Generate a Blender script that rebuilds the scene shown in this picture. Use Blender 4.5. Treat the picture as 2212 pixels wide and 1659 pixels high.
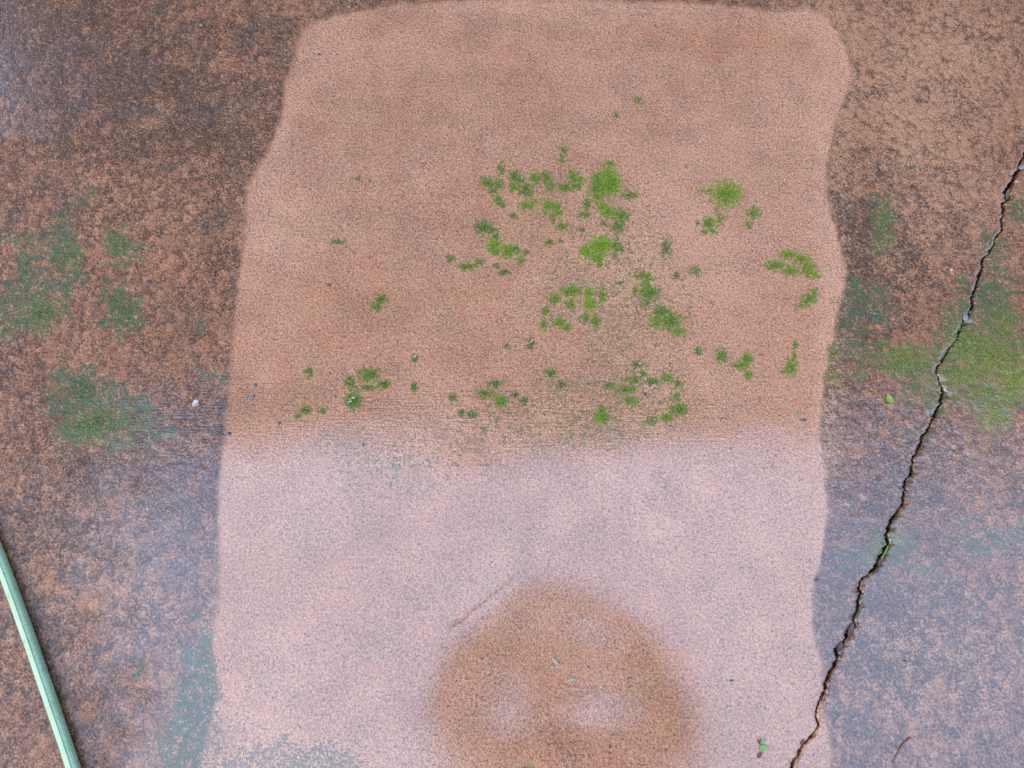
import bpy, math, random
import numpy as np

for _o in list(bpy.data.objects):
    bpy.data.objects.remove(_o, do_unlink=True)
scene = bpy.context.scene
COL = scene.collection
R = math.radians

# ------------------------------------------------------------------ camera
CAM_H = 0.95                       # a phone held out at waist height
FPX = 1663.0                       # focal length in layout units (photo laid out 2212 x 1659)
PITCH = math.atan(FPX / 490.5)     # about 73.6 degrees below the horizon
cam_d = bpy.data.cameras.new('camera')
cam = bpy.data.objects.new('camera', cam_d)
COL.objects.link(cam)
cam.location = (0, 0, CAM_H)
cam.rotation_euler = (math.pi / 2 - PITCH, 0, 0)
cam_d.sensor_fit = 'HORIZONTAL'
cam_d.angle = 2 * math.atan(1106 / FPX)
cam_d.clip_start = 0.01
cam_d.clip_end = 3000
scene.camera = cam

# ------------------------------------------------------------------ sky, sun, exposure
CLOUD = 2.8
SUN_EL, SUN_AZ = R(36), R(252)     # azimuth measured clockwise from +Y: from the left and a little behind
world = bpy.data.worlds.new('World')
scene.world = world
world.use_nodes = True
wn = world.node_tree
wn.nodes.clear()
sky = wn.nodes.new('ShaderNodeTexSky')
sky.sky_type = 'NISHITA'
sky.sun_disc = False
sky.sun_elevation = SUN_EL
sky.sun_rotation = SUN_AZ
sky.dust_density = 3.0
sky.air_density = 1.0
bg = wn.nodes.new('ShaderNodeBackground')
bg.inputs['Strength'].default_value = 0.05
wo = wn.nodes.new('ShaderNodeOutputWorld')
wn.links.new(sky.outputs[0], bg.inputs['Color'])
# even cloud cover over that sky, a third as bright at the horizon as overhead (an overcast sky)
wtc = wn.nodes.new('ShaderNodeTexCoord')
wsp = wn.nodes.new('ShaderNodeSeparateXYZ')
wn.links.new(wtc.outputs['Generated'], wsp.inputs[0])
wmr = wn.nodes.new('ShaderNodeMapRange')
wn.links.new(wsp.outputs[2], wmr.inputs[0])
wmr.inputs[3].default_value, wmr.inputs[4].default_value = 1 / 3, 1.0
cloud = wn.nodes.new('ShaderNodeBackground')
cloud.inputs['Color'].default_value = (0.46, 0.64, 1.0, 1)
wmul = wn.nodes.new('ShaderNodeMath'); wmul.operation = 'MULTIPLY'
wn.links.new(wmr.outputs[0], wmul.inputs[0]); wmul.inputs[1].default_value = CLOUD
wn.links.new(wmul.outputs[0], cloud.inputs['Strength'])
wadd = wn.nodes.new('ShaderNodeAddShader')
wn.links.new(bg.outputs[0], wadd.inputs[0]); wn.links.new(cloud.outputs[0], wadd.inputs[1])
wn.links.new(wadd.outputs[0], wo.inputs['Surface'])

sun_d = bpy.data.lights.new('sun', 'SUN')
sun_d.energy = 1.3
sun_d.angle = R(18)
sun_d.color = (1.0, 0.80, 0.52)
sun = bpy.data.objects.new('sun', sun_d)
COL.objects.link(sun)
sun.rotation_euler = (math.pi / 2 - SUN_EL, 0, math.pi - SUN_AZ)
sun.location = (-3, -5, 8)

scene.view_settings.view_transform = 'Standard'
scene.view_settings.look = 'None'
scene.view_settings.gamma = 1
scene.view_settings.use_curve_mapping = False
scene.view_settings.exposure = 0.42
scene.cycles.use_denoising = False
scene.cycles.max_bounces = 4
scene.cycles.diffuse_bounces = 2

# ------------------------------------------------------------------ layout helpers
CP, SP = math.cos(PITCH), math.sin(PITCH)

def at(px, py, z=0.0):
    """Point of the level z that the layout position (px, py) shows."""
    a = (px - 1106) / FPX
    b = (829.5 - py) / FPX
    d = np.array([a, CP + b * SP, -SP + b * CP])
    t = (z - CAM_H) / d[2]
    return np.array([d[0] * t, d[1] * t, z])

def layout(x, y):
    """Layout position of the ground points (x, y)."""
    dep = y * CP + CAM_H * SP
    v = y * SP - CAM_H * CP
    return 1106 + FPX * x / dep, 829.5 - FPX * v / dep

PXM = 0.95 * 1.04 / FPX            # metres to a layout unit, on average
rng = np.random.default_rng(7)
random.seed(7)

def field(shape, step, wave, seed, octaves=1, stretch=1.0):
    """Smooth random field, about unit deviation, main wavelength `wave` metres."""
    r = np.random.default_rng(seed)
    fy = np.fft.fftfreq(shape[0], step)[:, None]
    fx = np.fft.fftfreq(shape[1], step)[None, :]
    k = np.sqrt((fx * stretch) ** 2 + fy * fy)
    out = np.zeros(shape)
    for o in range(octaves):
        w = wave / 2 ** o
        f = np.fft.fft2(r.standard_normal(shape)) * np.exp(-(k * w * 0.75) ** 2)
        g = np.real(np.fft.ifft2(f))
        out += g / (g.std() + 1e-9) * 0.6 ** o
    return out / out.std()

def new_obj(name, verts, faces, mat, parent=None, smooth=True):
    me = bpy.data.meshes.new(name)
    me.from_pydata([tuple(map(float, v)) for v in verts], [], [tuple(f) for f in faces])
    me.polygons.foreach_set('use_smooth', [smooth] * len(me.polygons))
    if mat: me.materials.append(mat)
    o = bpy.data.objects.new(name, me)
    COL.objects.link(o)
    if parent is not None: o.parent = parent
    return o

def empty(name, loc=(0, 0, 0)):
    o = bpy.data.objects.new(name, None)
    o.empty_display_size = 0.05
    o.location = loc
    COL.objects.link(o)
    return o

def tag(o, label, cat, group=None):
    o['label'] = label
    o['category'] = cat
    if group: o['group'] = group
    return o

# ------------------------------------------------------------------ node helper
class NT:
    def __init__(self, name):
        self.mat = bpy.data.materials.new(name)
        self.mat.use_nodes = True
        self.t = self.mat.node_tree
        self.t.nodes.clear()
        self.out = self.t.nodes.new('ShaderNodeOutputMaterial')
        self.bsdf = self.t.nodes.new('ShaderNodeBsdfPrincipled')
        self.t.links.new(self.bsdf.outputs[0], self.out.inputs[0])
        self.co = self.t.nodes.new('ShaderNodeTexCoord').outputs['Object']
    def put(self, sock, v):
        if isinstance(v, bpy.types.NodeSocket): self.t.links.new(v, sock)
        elif isinstance(v, (tuple, list)) and len(v) == 3 and sock.type == 'RGBA': sock.default_value = (*v, 1)
        else: sock.default_value = v
    def set(self, **kw):
        for k, v in kw.items(): self.put(self.bsdf.inputs[k.replace('_', ' ')], v)
    def m(self, op, a, b=0.0, c=0.0, clamp=False):
        n = self.t.nodes.new('ShaderNodeMath'); n.operation = op; n.use_clamp = clamp
        for i, v in enumerate((a, b, c)): self.put(n.inputs[i], v)
        return n.outputs[0]
    def noise(self, scale, detail=3, rough=0.55, co=None, dist=0.0):
        n = self.t.nodes.new('ShaderNodeTexNoise')
        self.put(n.inputs['Vector'], co or self.co)
        n.inputs['Scale'].default_value = scale
        n.inputs['Detail'].default_value = detail
        n.inputs['Roughness'].default_value = rough
        n.inputs['Distortion'].default_value = dist
        return n.outputs[0]
    def voro(self, scale, co=None, feature='F1', rand=1.0):
        n = self.t.nodes.new('ShaderNodeTexVoronoi'); n.feature = feature
        self.put(n.inputs['Vector'], co or self.co)
        n.inputs['Scale'].default_value = scale
        n.inputs['Randomness'].default_value = rand
        return n.outputs['Distance'], (n.outputs['Color'] if feature == 'F1' else None)
    def step(self, v, lo, hi, o0=0.0, o1=1.0):
        n = self.t.nodes.new('ShaderNodeMapRange'); n.interpolation_type = 'SMOOTHSTEP'
        self.put(n.inputs[0], v)
        for i, x in zip((1, 2, 3, 4), (lo, hi, o0, o1)): n.inputs[i].default_value = x
        return n.outputs[0]
    def mix(self, f, a, b, mode='MIX'):
        n = self.t.nodes.new('ShaderNodeMix'); n.data_type = 'RGBA'; n.blend_type = mode
        self.put(n.inputs[0], f); self.put(n.inputs[6], a); self.put(n.inputs[7], b)
        return n.outputs[2]
    def attr(self, name):
        n = self.t.nodes.new('ShaderNodeAttribute'); n.attribute_name = name
        s = self.t.nodes.new('ShaderNodeSeparateColor')
        self.t.links.new(n.outputs['Color'], s.inputs[0])
        return s.outputs[0], s.outputs[1], s.outputs[2]
    def bump(self, h, strength=1.0, dist=0.001, normal=None):
        n = self.t.nodes.new('ShaderNodeBump')
        n.inputs['Strength'].default_value = strength
        n.inputs['Distance'].default_value = dist
        self.put(n.inputs['Height'], h)
        if normal is not None: self.put(n.inputs['Normal'], normal)
        return n.outputs[0]
    def scaled(self, sx, sy, sz):
        n = self.t.nodes.new('ShaderNodeVectorMath'); n.operation = 'MULTIPLY'
        self.put(n.inputs[0], self.co); n.inputs[1].default_value = (sx, sy, sz)
        return n.outputs[0]
    def sep(self, v=None):
        n = self.t.nodes.new('ShaderNodeSeparateXYZ'); self.put(n.inputs[0], v or self.co)
        return n.outputs

def simple(name, col, rough=0.6, var=0.25, scale=40, bumps=0.3, dist=0.002, spec=0.5):
    g = NT(name)
    n = g.noise(scale, 4)
    dark = tuple(c * (1 - var) for c in col); lite = tuple(min(1, c * (1 + var)) for c in col)
    g.set(Base_Color=g.mix(n, dark, lite), Roughness=rough, Specular_IOR_Level=spec, Normal=g.bump(g.noise(scale * 5, 3), bumps, dist))
    return g.mat

# ------------------------------------------------------------------ pavement material
COATB = 0.028
def pavement_material():
    g = NT('wet_red_concrete')
    sd, grime, algae = g.attr('mask_a')     # washed distance, grime, algae film
    dry, orange, broom = g.attr('mask_b')   # dryness, orange stain and painted warmth of the mirrored outline, broom strokes
    tone, pit, pale = g.attr('mask_c')      # algae tone, pitting, paleness
    big, mid, wave = g.attr('mask_d')       # slow colour drift, 3 cm mottle, 8 cm mottle
    n40, n120 = g.noise(45, 2), g.noise(130, 2)
    n300, n700 = g.noise(330, 1.5, 0.6), g.noise(760, 1, 0.6)
    c = lambda n, k: g.m('MULTIPLY', g.m('SUBTRACT', n, 0.5), k)
    add = lambda *a: a[0] if len(a) == 1 else g.m('ADD', a[0], add(*a[1:]))
    # where the jet has passed: sd is the distance from its edge, 0.5 on it
    wash = g.step(add(sd, c(n40, 0.004), c(n120, 0.010), c(n300, 0.018), c(n700, 0.012)), 0.4955, 0.5045)
    # ---- washed concrete
    w = g.mix(g.step(big, 0.2, 0.8), (0.49, 0.230, 0.130), (0.53, 0.262, 0.154))
    w = g.mix(g.step(add(orange, c(n40, 0.5), c(mid, 0.4)), 0.25, 1.0, 0, 0.6), w, (0.47, 0.190, 0.090))
    w = g.mix(g.step(add(wave, c(n120, 0.5)), 0.5, 0.95, 0, 0.38), w, (0.42, 0.235, 0.118))
    w = g.mix(g.m('MULTIPLY', pale, 0.7), w, (0.62, 0.335, 0.205))
    pitted = g.step(add(n300, c(n120, 0.30), c(n700, 1.7), g.m('MULTIPLY', pit, 0.10)), 0.56, 0.78)
    w = g.mix(g.m('MULTIPLY', pitted, 0.62), w, (0.13, 0.075, 0.050))  # small shadows inside the pits, put into the colour
    w = g.mix(g.step(add(n700, c(n300, -0.5)), 0.50, 0.70, 0, 0.48), w, (0.70, 0.48, 0.35))
    w = g.mix(g.step(add(n300, c(n120, 0.6)), 0.70, 0.78, 0, 0.7), w, (0.10, 0.065, 0.05))
    # ---- unwashed concrete: rusty lumps, black growth, darker between the lumps
    wco = g.t.nodes.new('ShaderNodeVectorMath'); wco.operation = 'ADD'
    cmb = g.t.nodes.new('ShaderNodeCombineXYZ')
    g.put(cmb.inputs[0], g.m('MULTIPLY', n120, 0.012)); g.put(cmb.inputs[1], g.m('MULTIPLY', n300, 0.010)); g.put(cmb.inputs[2], g.m('MULTIPLY', n40, 0.03))
    g.t.links.new(g.co, wco.inputs[0]); g.t.links.new(cmb.outputs[0], wco.inputs[1])
    vd, vc = g.voro(100, wco.outputs[0])
    vs = g.t.nodes.new('ShaderNodeSeparateColor'); g.t.links.new(vc, vs.inputs[0])
    u = g.mix(vs.outputs[0], (0.24, 0.098, 0.053), (0.43, 0.205, 0.112))
    u = g.mix(g.step(add(mid, c(n120, .4)), 0.4, 0.9), u, (0.40, 0.175, 0.092))
    u = g.mix(g.m('MULTIPLY', orange, 0.5), u, (0.42, 0.182, 0.090))
    u = g.mix(g.m('MULTIPLY', pale, 0.65), u, (0.54, 0.30, 0.168))
    dirt = g.step(add(grime, c(mid, 0.5), c(n120, 0.7), c(n300, 2.2), c(vs.outputs[1], 0.5), c(n700, 2.2)), 0.05, 1.0)
    u = g.mix(g.m('MULTIPLY', dirt, 0.92), u, g.mix(g.step(wave, 0.3, 0.8), (0.076, 0.048, 0.036), (0.082, 0.066, 0.058)))
    u = g.mix(g.step(vd, 0.50, 0.95, 0, 0.7), u, (0.06, 0.042, 0.034))
    u = g.mix(g.step(add(n700, c(n300, -0.5)), 0.52, 0.74, 0, 0.55), u, (0.52, 0.30, 0.19))
    craze, _ = g.voro(34, wco.outputs[0], 'DISTANCE_TO_EDGE')
    u = g.mix(g.m('MULTIPLY', g.step(craze, 0.0, 0.035, 0.6, 0.0), g.step(add(wave, c(n120, 1.0)), 0.4, 0.75)), u, (0.06, 0.042, 0.032))
    # ---- algae film
    film = g.step(g.m('ADD', algae, g.m('MULTIPLY', add(c(n40, 1.6), c(n120, 2.6), c(n300, 3.4), c(n700, 2.6)), g.m('ADD', algae, 0.12))), 0.40, 0.62)
    green = g.mix(tone, (0.080, 0.150, 0.095), (0.190, 0.260, 0.040))
    green = g.mix(g.step(n300, 0.35, 0.7), g.mix(0.55, green, (0.03, 0.04, 0.03)), green)
    fm = g.m('MULTIPLY', film, g.m('SUBTRACT', 0.85, g.m('MULTIPLY', wash, 0.25)))
    col = g.mix(wash, u, w)
    col = g.mix(fm, col, green)
    # ---- relief: coarse crust where unwashed, fine sand texture where washed
    unw = g.m('SUBTRACT', 1.0, wash)
    lumps = add(g.m('MULTIPLY', g.m('MULTIPLY', vd, -0.9), unw), g.m('MULTIPLY', n120, 0.5))
    fine = add(g.m('MULTIPLY', n300, 0.60), g.m('MULTIPLY', n700, 0.40))
    strokes = g.noise(1.0, 1, co=g.scaled(40, 420, 1))
    strokes = g.m('MULTIPLY', g.m('MULTIPLY', c(strokes, 1.0), broom), 0.75)
    h = add(g.m('MULTIPLY', lumps, 0.9), fine, strokes, g.m('MULTIPLY', pitted, -0.25))
    nb = g.bump(h, 1.0, 0.0036)
    geo = g.t.nodes.new('ShaderNodeNewGeometry')
    lerp = g.t.nodes.new('ShaderNodeMix'); lerp.data_type = 'VECTOR'; g.put(lerp.inputs[0], g.m('SUBTRACT', 0.10, g.m('MULTIPLY', wash, 0.10 - COATB)))
    g.t.links.new(geo.outputs['Normal'], lerp.inputs[4]); g.t.links.new(nb, lerp.inputs[5])
    nrm = g.t.nodes.new('ShaderNodeVectorMath'); nrm.operation = 'NORMALIZE'
    g.t.links.new(lerp.outputs[1], nrm.inputs[0]); nc = nrm.outputs[0]
    wet = g.m('SUBTRACT', 1.0, g.m('MULTIPLY', dry, g.m('ADD', 0.80, c(n120, 0.5))), clamp=True)
    g.set(Base_Color=col, Roughness=0.75, Specular_IOR_Level=0.12, Normal=nb, Coat_Weight=wet, Coat_Roughness=g.m('SUBTRACT', 0.10, g.m('MULTIPLY', wash, 0.055)), Coat_IOR=1.68, Coat_Normal=nc)
    return g.mat

M_PAVE = pavement_material()

# ------------------------------------------------------------------ what lies where on the pavement
WASH = [(650,60),(700,38),(790,18),(870,5),(1000,-4),(1150,-6),(1300,-2),(1500,4),(1620,14),(1690,22),(1750,18),(1790,36),(1806,62),
        (1830,100),(1840,150),(1838,190),(1815,240),(1800,290),(1790,350),(1783,410),(1800,480),(1820,540),(1830,580),(1825,630),
        (1808,680),(1800,750),(1780,830),(1775,900),(1775,950),(1785,1030),(1790,1100),(1782,1180),(1768,1230),(1755,1300),
        (1760,1370),(1775,1430),(1782,1480),(1775,1530),(1790,1590),(1800,1620),(1790,1659),(1770,1760),(1760,2100),(380,2100),(400,1760),(430,1659),(442,1600),
        (462,1520),(470,1480),(460,1420),(455,1370),(470,1300),(475,1200),(470,1100),(478,1000),(490,900),(495,800),(502,720),
        (512,640),(520,560),(528,500),(530,430),(545,380),(570,340),(600,280),(615,230),(612,190),(628,150),(640,100)]
# algae film on the unwashed part: x, y, rx, ry, amount, tone (0 blue green, 1 yellow green)
ALGAE = [(1849,617,22,15,.7,.2),(1863,653,40,18,.7,.2),(1897,677,25,10,.7,.1),(1832,721,25,30,.6,.2),(1951,776,48,30,.9,.6),
    (1854,801,8,8,.9,.7),(2105,745,50,40,.5,.7),(2142,775,50,28,.55,.9),(2191,824,30,32,1,1),(2167,704,30,40,.8,.55),(2105,645,30,30,.6,.2),
    (2157,591,20,40,.6,.2),(2064,694,22,25,.7,.5),(2000,865,34,28,.6,.5),(2146,899,25,22,.9,.9),(2080,815,32,22,.55,.8),(2115,850,34,16,.5,.7),
    (2098,981,10,20,.6,.6),(1979,950,22,9,.7,.5),(1798,950,18,12,.7,.1),(1907,489,17,45,.9,.35),(1962,345,11,11,.7,.2),(2180,297,10,20,.5,.2),
    (2191,451,25,20,.7,.3),(2133,519,25,15,.7,.2),(1945,1167,25,32,.8,.5),(1890,1195,13,30,.8,.6),(2102,1160,45,28,.5,.15),(2191,1143,28,20,.5,.1),
    (1816,1372,9,9,.7,.1),(1864,1310,6,12,.8,.4),(1840,1210,30,14,.5,.1),(2010,1240,30,18,.45,.1),(1798,762,11,11,.8,.7),(1798,817,17,7,.8,.7),
    (56,580,13,32,.8,.3),(126,557,26,20,.8,.4),(160,557,13,22,.7,.7),(260,550,22,18,.8,.5),(308,566,16,8,.6,.2),(17,636,26,25,.7,.2),(58,642,26,20,.7,.2),
    (103,612,25,12,.7,.2),(157,605,14,15,.8,.3),(92,677,40,26,1,.75),(55,700,20,10,.7,.3),(14,711,14,16,.9,.5),(246,646,22,20,.9,.4),(270,666,22,26,.9,.45),
    (267,700,20,14,.8,.3),(386,689,20,9,.7,.3),(432,704,11,8,.7,.2),(178,841,52,28,.85,.3),(205,861,38,20,.8,.3),(212,912,52,28,1,.7),(181,926,25,18,.9,.7),
    (239,940,20,15,.8,.5),(328,950,15,26,.7,.1),(345,926,20,15,.7,.15),(458,817,18,10,.7,.1),(304,878,15,12,.6,.1),(376,1070,25,20,.5,.05),(191,434,16,15,.7,.3),
    (290,417,14,8,.4,.2),(256,526,23,22,.9,.6),(133,492,13,30,.8,.3),(44,513,30,12,.8,.3),(10,461,8,8,.8,.3),(438,1410,15,55,1.3,.3),(440,1485,22,34,1.3,.25),
    (301,1437,25,25,.55,.05),(366,1488,14,8,.6,.9),(369,1605,38,28,.75,.5),(403,1625,26,26,.8,.55),(425,1570,22,55,1.1,.1),(650,1662,62,34,1.4,.12),(570,1668,44,18,.9,.05),
    (820,1010,80,45,.17,.6),(850,1080,110,60,.15,.6),(960,990,80,30,.14,.6),(700,985,80,40,.15,.6),(650,1240,60,40,.16,.4),(1200,1020,120,50,.16,.4),(1100,900,220,50,.26,.5),(1400,880,140,70,.26,.5),(1250,690,160,90,.22,.5),(1420,640,130,110,.22,.5),(1220,460,180,120,.2,.5)]
# extra black growth (x, y, rx, ry, amount)
GRIME = [(1840,420,50,150,.22),(1900,500,60,60,.2),(1990,330,50,40,.15),(2120,480,60,60,.15),(1870,620,60,80,.2),(200,200,110,70,.2),(480,300,70,90,.2),(150,430,90,40,.18),(60,880,90,60,.15),(430,620,60,80,.15),(300,980,90,70,.15),(120,120,260,220,.25),(60,60,160,120,.3),(420,250,170,220,.10),(500,90,120,60,.1),(100,640,160,120,.0),(420,1000,120,260,.22),(300,1150,160,180,.12),(120,1450,240,300,.10),
    (1990,130,190,140,-.22),(1900,300,140,140,-.14),(2050,420,180,180,-.10),(1900,600,110,160,.10),(1850,1150,110,260,.32),(2000,1150,160,160,.2),(2100,1350,220,260,.12),(1820,1330,80,120,.32),
    (330,520,180,180,-.06),(330,680,170,140,-.16),(180,780,220,90,-.02),(2000,1500,220,160,.1),(2150,700,80,120,.2),(1860,640,60,120,.2),(200,1250,120,80,-.1),(300,1330,120,80,-.06)]
ORANGE = [(1700,90,220,30,.8),(1350,100,500,26,.6),(1000,240,300,20,.5),(640,320,120,60,.2),(1080,650,260,60,.4),(700,700,160,90,.5),(1560,700,200,70,.45),(1250,560,200,60,.3),(820,600,160,60,.3),
    (600,850,140,60,.45),(1300,870,120,60,.5),(1900,90,140,70,.8),(2100,200,160,160,.5),(1950,250,160,120,.5),(2000,730,100,50,.6),(400,640,140,120,.6),(330,500,120,160,.35),(140,780,120,50,.4),
    (200,1150,150,200,.4),(120,1400,160,200,.4),(560,1430,40,120,.5),(1220,1420,240,160,.55),(1200,1600,300,90,.5),(1420,1560,80,100,.45)]  # last entries paint the mirrored photographer's warmer outline into the slab colour
PALE = [(2040,110,190,120,.9),(1950,300,130,130,.7),(2090,430,120,120,.5),(1960,560,90,70,.35),(2060,1500,160,120,.4),(1990,1380,120,80,.3),(360,470,90,60,.2),(210,1230,150,120,.25),(430,250,120,120,.2),(1250,14,520,12,.7),(1500,50,220,8,.5),(1805,200,26,160,1),(1800,560,26,140,1),(1790,820,22,140,1),(1760,40,60,26,.8),(590,420,50,140,.5),(560,600,40,160,.4),(720,90,70,60,.5),(1650,300,120,120,.35),
    (1450,520,110,160,.45),(1600,560,140,120,.35),(1500,860,160,70,.3),(1560,1180,220,260,.3),(600,1530,140,140,.3)]

X0, X1, Y0, Y1 = -1.05, 1.20, -0.42, 1.14
RS = 0.004
rx_ = np.arange(X0, X1 + RS, RS); ry_ = np.arange(Y0, Y1 + RS, RS)
GX, GY = np.meshgrid(rx_, ry_)
PX, PY = layout(GX, GY)
SH = GX.shape

def blobsum(items, warp=10, seed=1, soft=1.0):
    wx = field(SH, RS, 0.03, seed, 2) * warp; wy = field(SH, RS, 0.03, seed + 1, 2) * warp
    out = np.zeros(SH)
    for it in items:
        x, y, a, b, k = it[:5]
        q = ((PX + wx - x) / (a * soft)) ** 2 + ((PY + wy - y) / (b * soft)) ** 2
        out += k * np.exp(-0.6 * q)
    return out

def poly_sd(poly, px, py):
    """Signed distance in layout units, positive inside."""
    inside = np.zeros(px.shape, bool); d2 = np.full(px.shape, 1e12)
    n = len(poly)
    for i in range(n):
        xa, ya = poly[i]; xb, yb = poly[(i + 1) % n]
        ex, ey = xb - xa, yb - ya
        t = np.clip(((px - xa) * ex + (py - ya) * ey) / (ex * ex + ey * ey + 1e-9), 0, 1)
        d2 = np.minimum(d2, (px - xa - t * ex) ** 2 + (py - ya - t * ey) ** 2)
        c = ((ya > py) != (yb > py)) & (px < ex * (py - ya) / (ey + 1e-9 * (ey == 0)) + xa)
        inside ^= c
    return np.where(inside, 1, -1) * np.sqrt(d2)

def smooth_poly(p, it=2):
    for _ in range(it):
        q = []
        for i in range(len(p)):
            a, b = p[i], p[(i + 1) % len(p)]
            q += [(a[0] * .75 + b[0] * .25, a[1] * .75 + b[1] * .25), (a[0] * .25 + b[0] * .75, a[1] * .25 + b[1] * .75)]
        p = q
    return p

sd_px = poly_sd(smooth_poly(WASH, 1), PX + field(SH, RS, 0.03, 5) * 1.5, PY + field(SH, RS, 0.03, 6) * 1.5)
m_sd = np.clip(0.5 + sd_px * PXM * 1.6, 0, 1)     # 0.5 at the edge
m_grime = np.clip(0.33 + blobsum(GRIME, 12, 11) + field(SH, RS, 0.10, 12, 4) * 0.11 + 0.10 * (PX < 1106), 0, 1)
m_algae = np.clip(blobsum(ALGAE, 12, 21, 1.25), 0, 0.74)
tn = sum(a[4] * a[5] * (1 if a[0] > 1000 else .55) * np.exp(-0.6 * (((PX - a[0]) / a[2]) ** 2 + ((PY - a[1]) / a[3]) ** 2)) for a in ALGAE)
td = sum(a[4] * np.exp(-0.6 * (((PX - a[0]) / a[2]) ** 2 + ((PY - a[1]) / a[3]) ** 2)) for a in ALGAE)
m_tone = np.clip(tn / (td + 0.02), 0, 1)
m_orange = np.clip(blobsum(ORANGE, 14, 31) + 0.16 * field(SH, RS, 0.04, 85, 2, 5.0), 0, 1)
m_pale = np.clip(blobsum(PALE, 10, 41), 0, 1)
m_dry = np.clip(1.0 / (1 + np.exp((PX - 275 - 50 * np.sin(PY / 260.0) + field(SH, RS, 0.06, 51, 2) * 30) / 45)) * (PY > 300), 0, 1)
m_broom = np.clip(np.exp(-((PY - 880) / 85) ** 2) * (1 / (1 + np.exp((PX - 1650) / 90))) * (1 / (1 + np.exp((200 - PX) / 60))) + 0.5 * np.exp(-((PY - 680) / 60) ** 2) * (PX < 420), 0, 1)
m_pit = np.clip(0.5 + field(SH, RS, 0.08, 61, 2) * 0.5 - m_pale * 0.8, -0.5, 1.5)

m_big = np.clip(0.5 + 0.3 * field(SH, RS, 0.16, 81, 2), 0, 1)
m_mid = np.clip(0.5 + 0.28 * field(SH, RS, 0.034, 82, 3), 0, 1)
m_wave = np.clip(0.5 + 0.17 * field(SH, RS, 0.09, 83, 4) + 0.16 * field(SH, RS, 0.05, 84, 2, 6.0), 0, 1)
# height of the slab: slow swells, a crust that the jet has taken off, one trowel step
swell = (field(SH, RS, 0.42, 71) * 0.00036 + field(SH, RS, 0.16, 72) * 0.00014)
crust = 0.0006 / (1 + np.exp(sd_px / 2.5)) * (1 + 0.08 * field(SH, RS, 0.02, 73))
lumps = field(SH, RS, 0.022, 74) * 0.00002 / (1 + np.exp(sd_px / 4))
ex, ey = 1115 - 975, 1250 - 1365
sl = math.hypot(ex, ey)
edge_fade = np.clip(np.minimum.reduce([GX - X0, X1 - GX, GY - Y0, Y1 - GY]) / 0.12, 0, 1)
def gauss_seg(t, lo, hi, s): return 1 / (1 + np.exp(-(t - lo) / s)) / (1 + np.exp((t - hi) / s))
def trowel_of(tt, dd): return -0.00020 * gauss_seg(tt, 2, sl - 4, 5) * np.exp(-(dd / 6.0) ** 2) + 0.00018 * gauss_seg(tt, 0, sl, 8) / (1 + np.exp(-(dd - 5) / 4.0)) * np.exp(-np.clip(dd, 0, None) / 26)
HGT = (swell + crust + lumps) * edge_fade
def trowel_step(x, y):
    px, py = layout(x, y)
    tt = ((px - 975) * ex + (py - 1365) * ey) / sl; dd = ((px - 975) * -ey + (py - 1365) * ex) / sl + 1.5 * np.sin(tt * 0.13)
    return trowel_of(tt, dd)

def sample(arr, x, y):
    fx = np.clip((x - X0) / RS, 0, SH[1] - 1.001); fy = np.clip((y - Y0) / RS, 0, SH[0] - 1.001)
    i = fx.astype(int); j = fy.astype(int); u = fx - i; v = fy - j
    return (arr[j, i] * (1 - u) + arr[j, i + 1] * u) * (1 - v) + (arr[j + 1, i] * (1 - u) + arr[j + 1, i + 1] * u) * v

def gz(x, y): return float(sample(HGT, np.array([x]), np.array([y]))[0])

# ------------------------------------------------------------------ ground with its cracked slab
CRACK = [(2420,-260,5),(2330,40,5),(2260,220,5),(2214,330,5),(2209,345,5),(2201,366,7),(2194,386,9),(2177,417,15),(2167,444,9),(2168,460,5),(2162,496,4),(2143,537,5),(2122,565,7),(2116,598,6),
    (2107,625,6),(2100,666,6),(2081,700,9),(2076,711,8),(2068,731,4),(2047,762,5),(2025,793,5),(2023,810,3),(2033,834,2.5),(2039,851,8),(2033,868,9),(2018,902,7),(2003,933,7),(1989,957,7),
    (1972,991,5.5),(1969,1015,5),(1960,1036,5.5),(1953,1070,5),(1951,1087,4.5),(1946,1099,4),(1924,1133,9),(1916,1153,6),(1919,1176,5),(1907,1198,9),(1897,1222,11),(1863,1251,5),(1857,1276,5),
    (1854,1314,6.5),(1842,1352,7),(1830,1372,12),(1826,1386,8),(1810,1400,9),(1806,1427,6),(1784,1478,6.5),(1774,1512,5.5),(1763,1536,4),(1769,1567,4.5),(1753,1591,6),(1737,1610,10),(1722,1635,5),
    (1712,1659,5.5),(1690,1720,6),(1640,1850,5),(1600,2000,5),(1560,2300,5)]
STEP = 0.0020
rows = np.arange(Y0, Y1 + 1e-6, STEP)
rpy = layout(np.zeros_like(rows), rows)[1]
cyk = np.array([c[1] for c in CRACK]); cxk = np.array([c[0] for c in CRACK]); cwk = np.array([c[2] for c in CRACK])
def noise1(n, wave, seed):
    r = np.random.default_rng(seed).standard_normal(n)
    f = np.fft.fft(r) * np.exp(-(np.fft.fftfreq(n, STEP) * wave * .75) ** 2)
    g = np.real(np.fft.ifft(f)); return g / g.std()
nr = len(rows)
cpx = np.interp(rpy, cyk, cxk) + noise1(nr, 0.014, 1) * 1.6 + noise1(nr, 0.005, 2) * 0.9
cw = np.interp(rpy, cyk, cwk)
lw = cw / 2 * (1 + 0.4 * noise1(nr, 0.006, 3)) + 0.2; rw = cw / 2 * (1 + 0.4 * noise1(nr, 0.006, 4)) + 0.2
dep = rows * CP + CAM_H * SP
crL = (cpx - np.maximum(lw, 0.6) - 1106) / FPX * dep
crR = (cpx + np.maximum(rw, 0.6) - 1106) / FPX * dep

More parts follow.
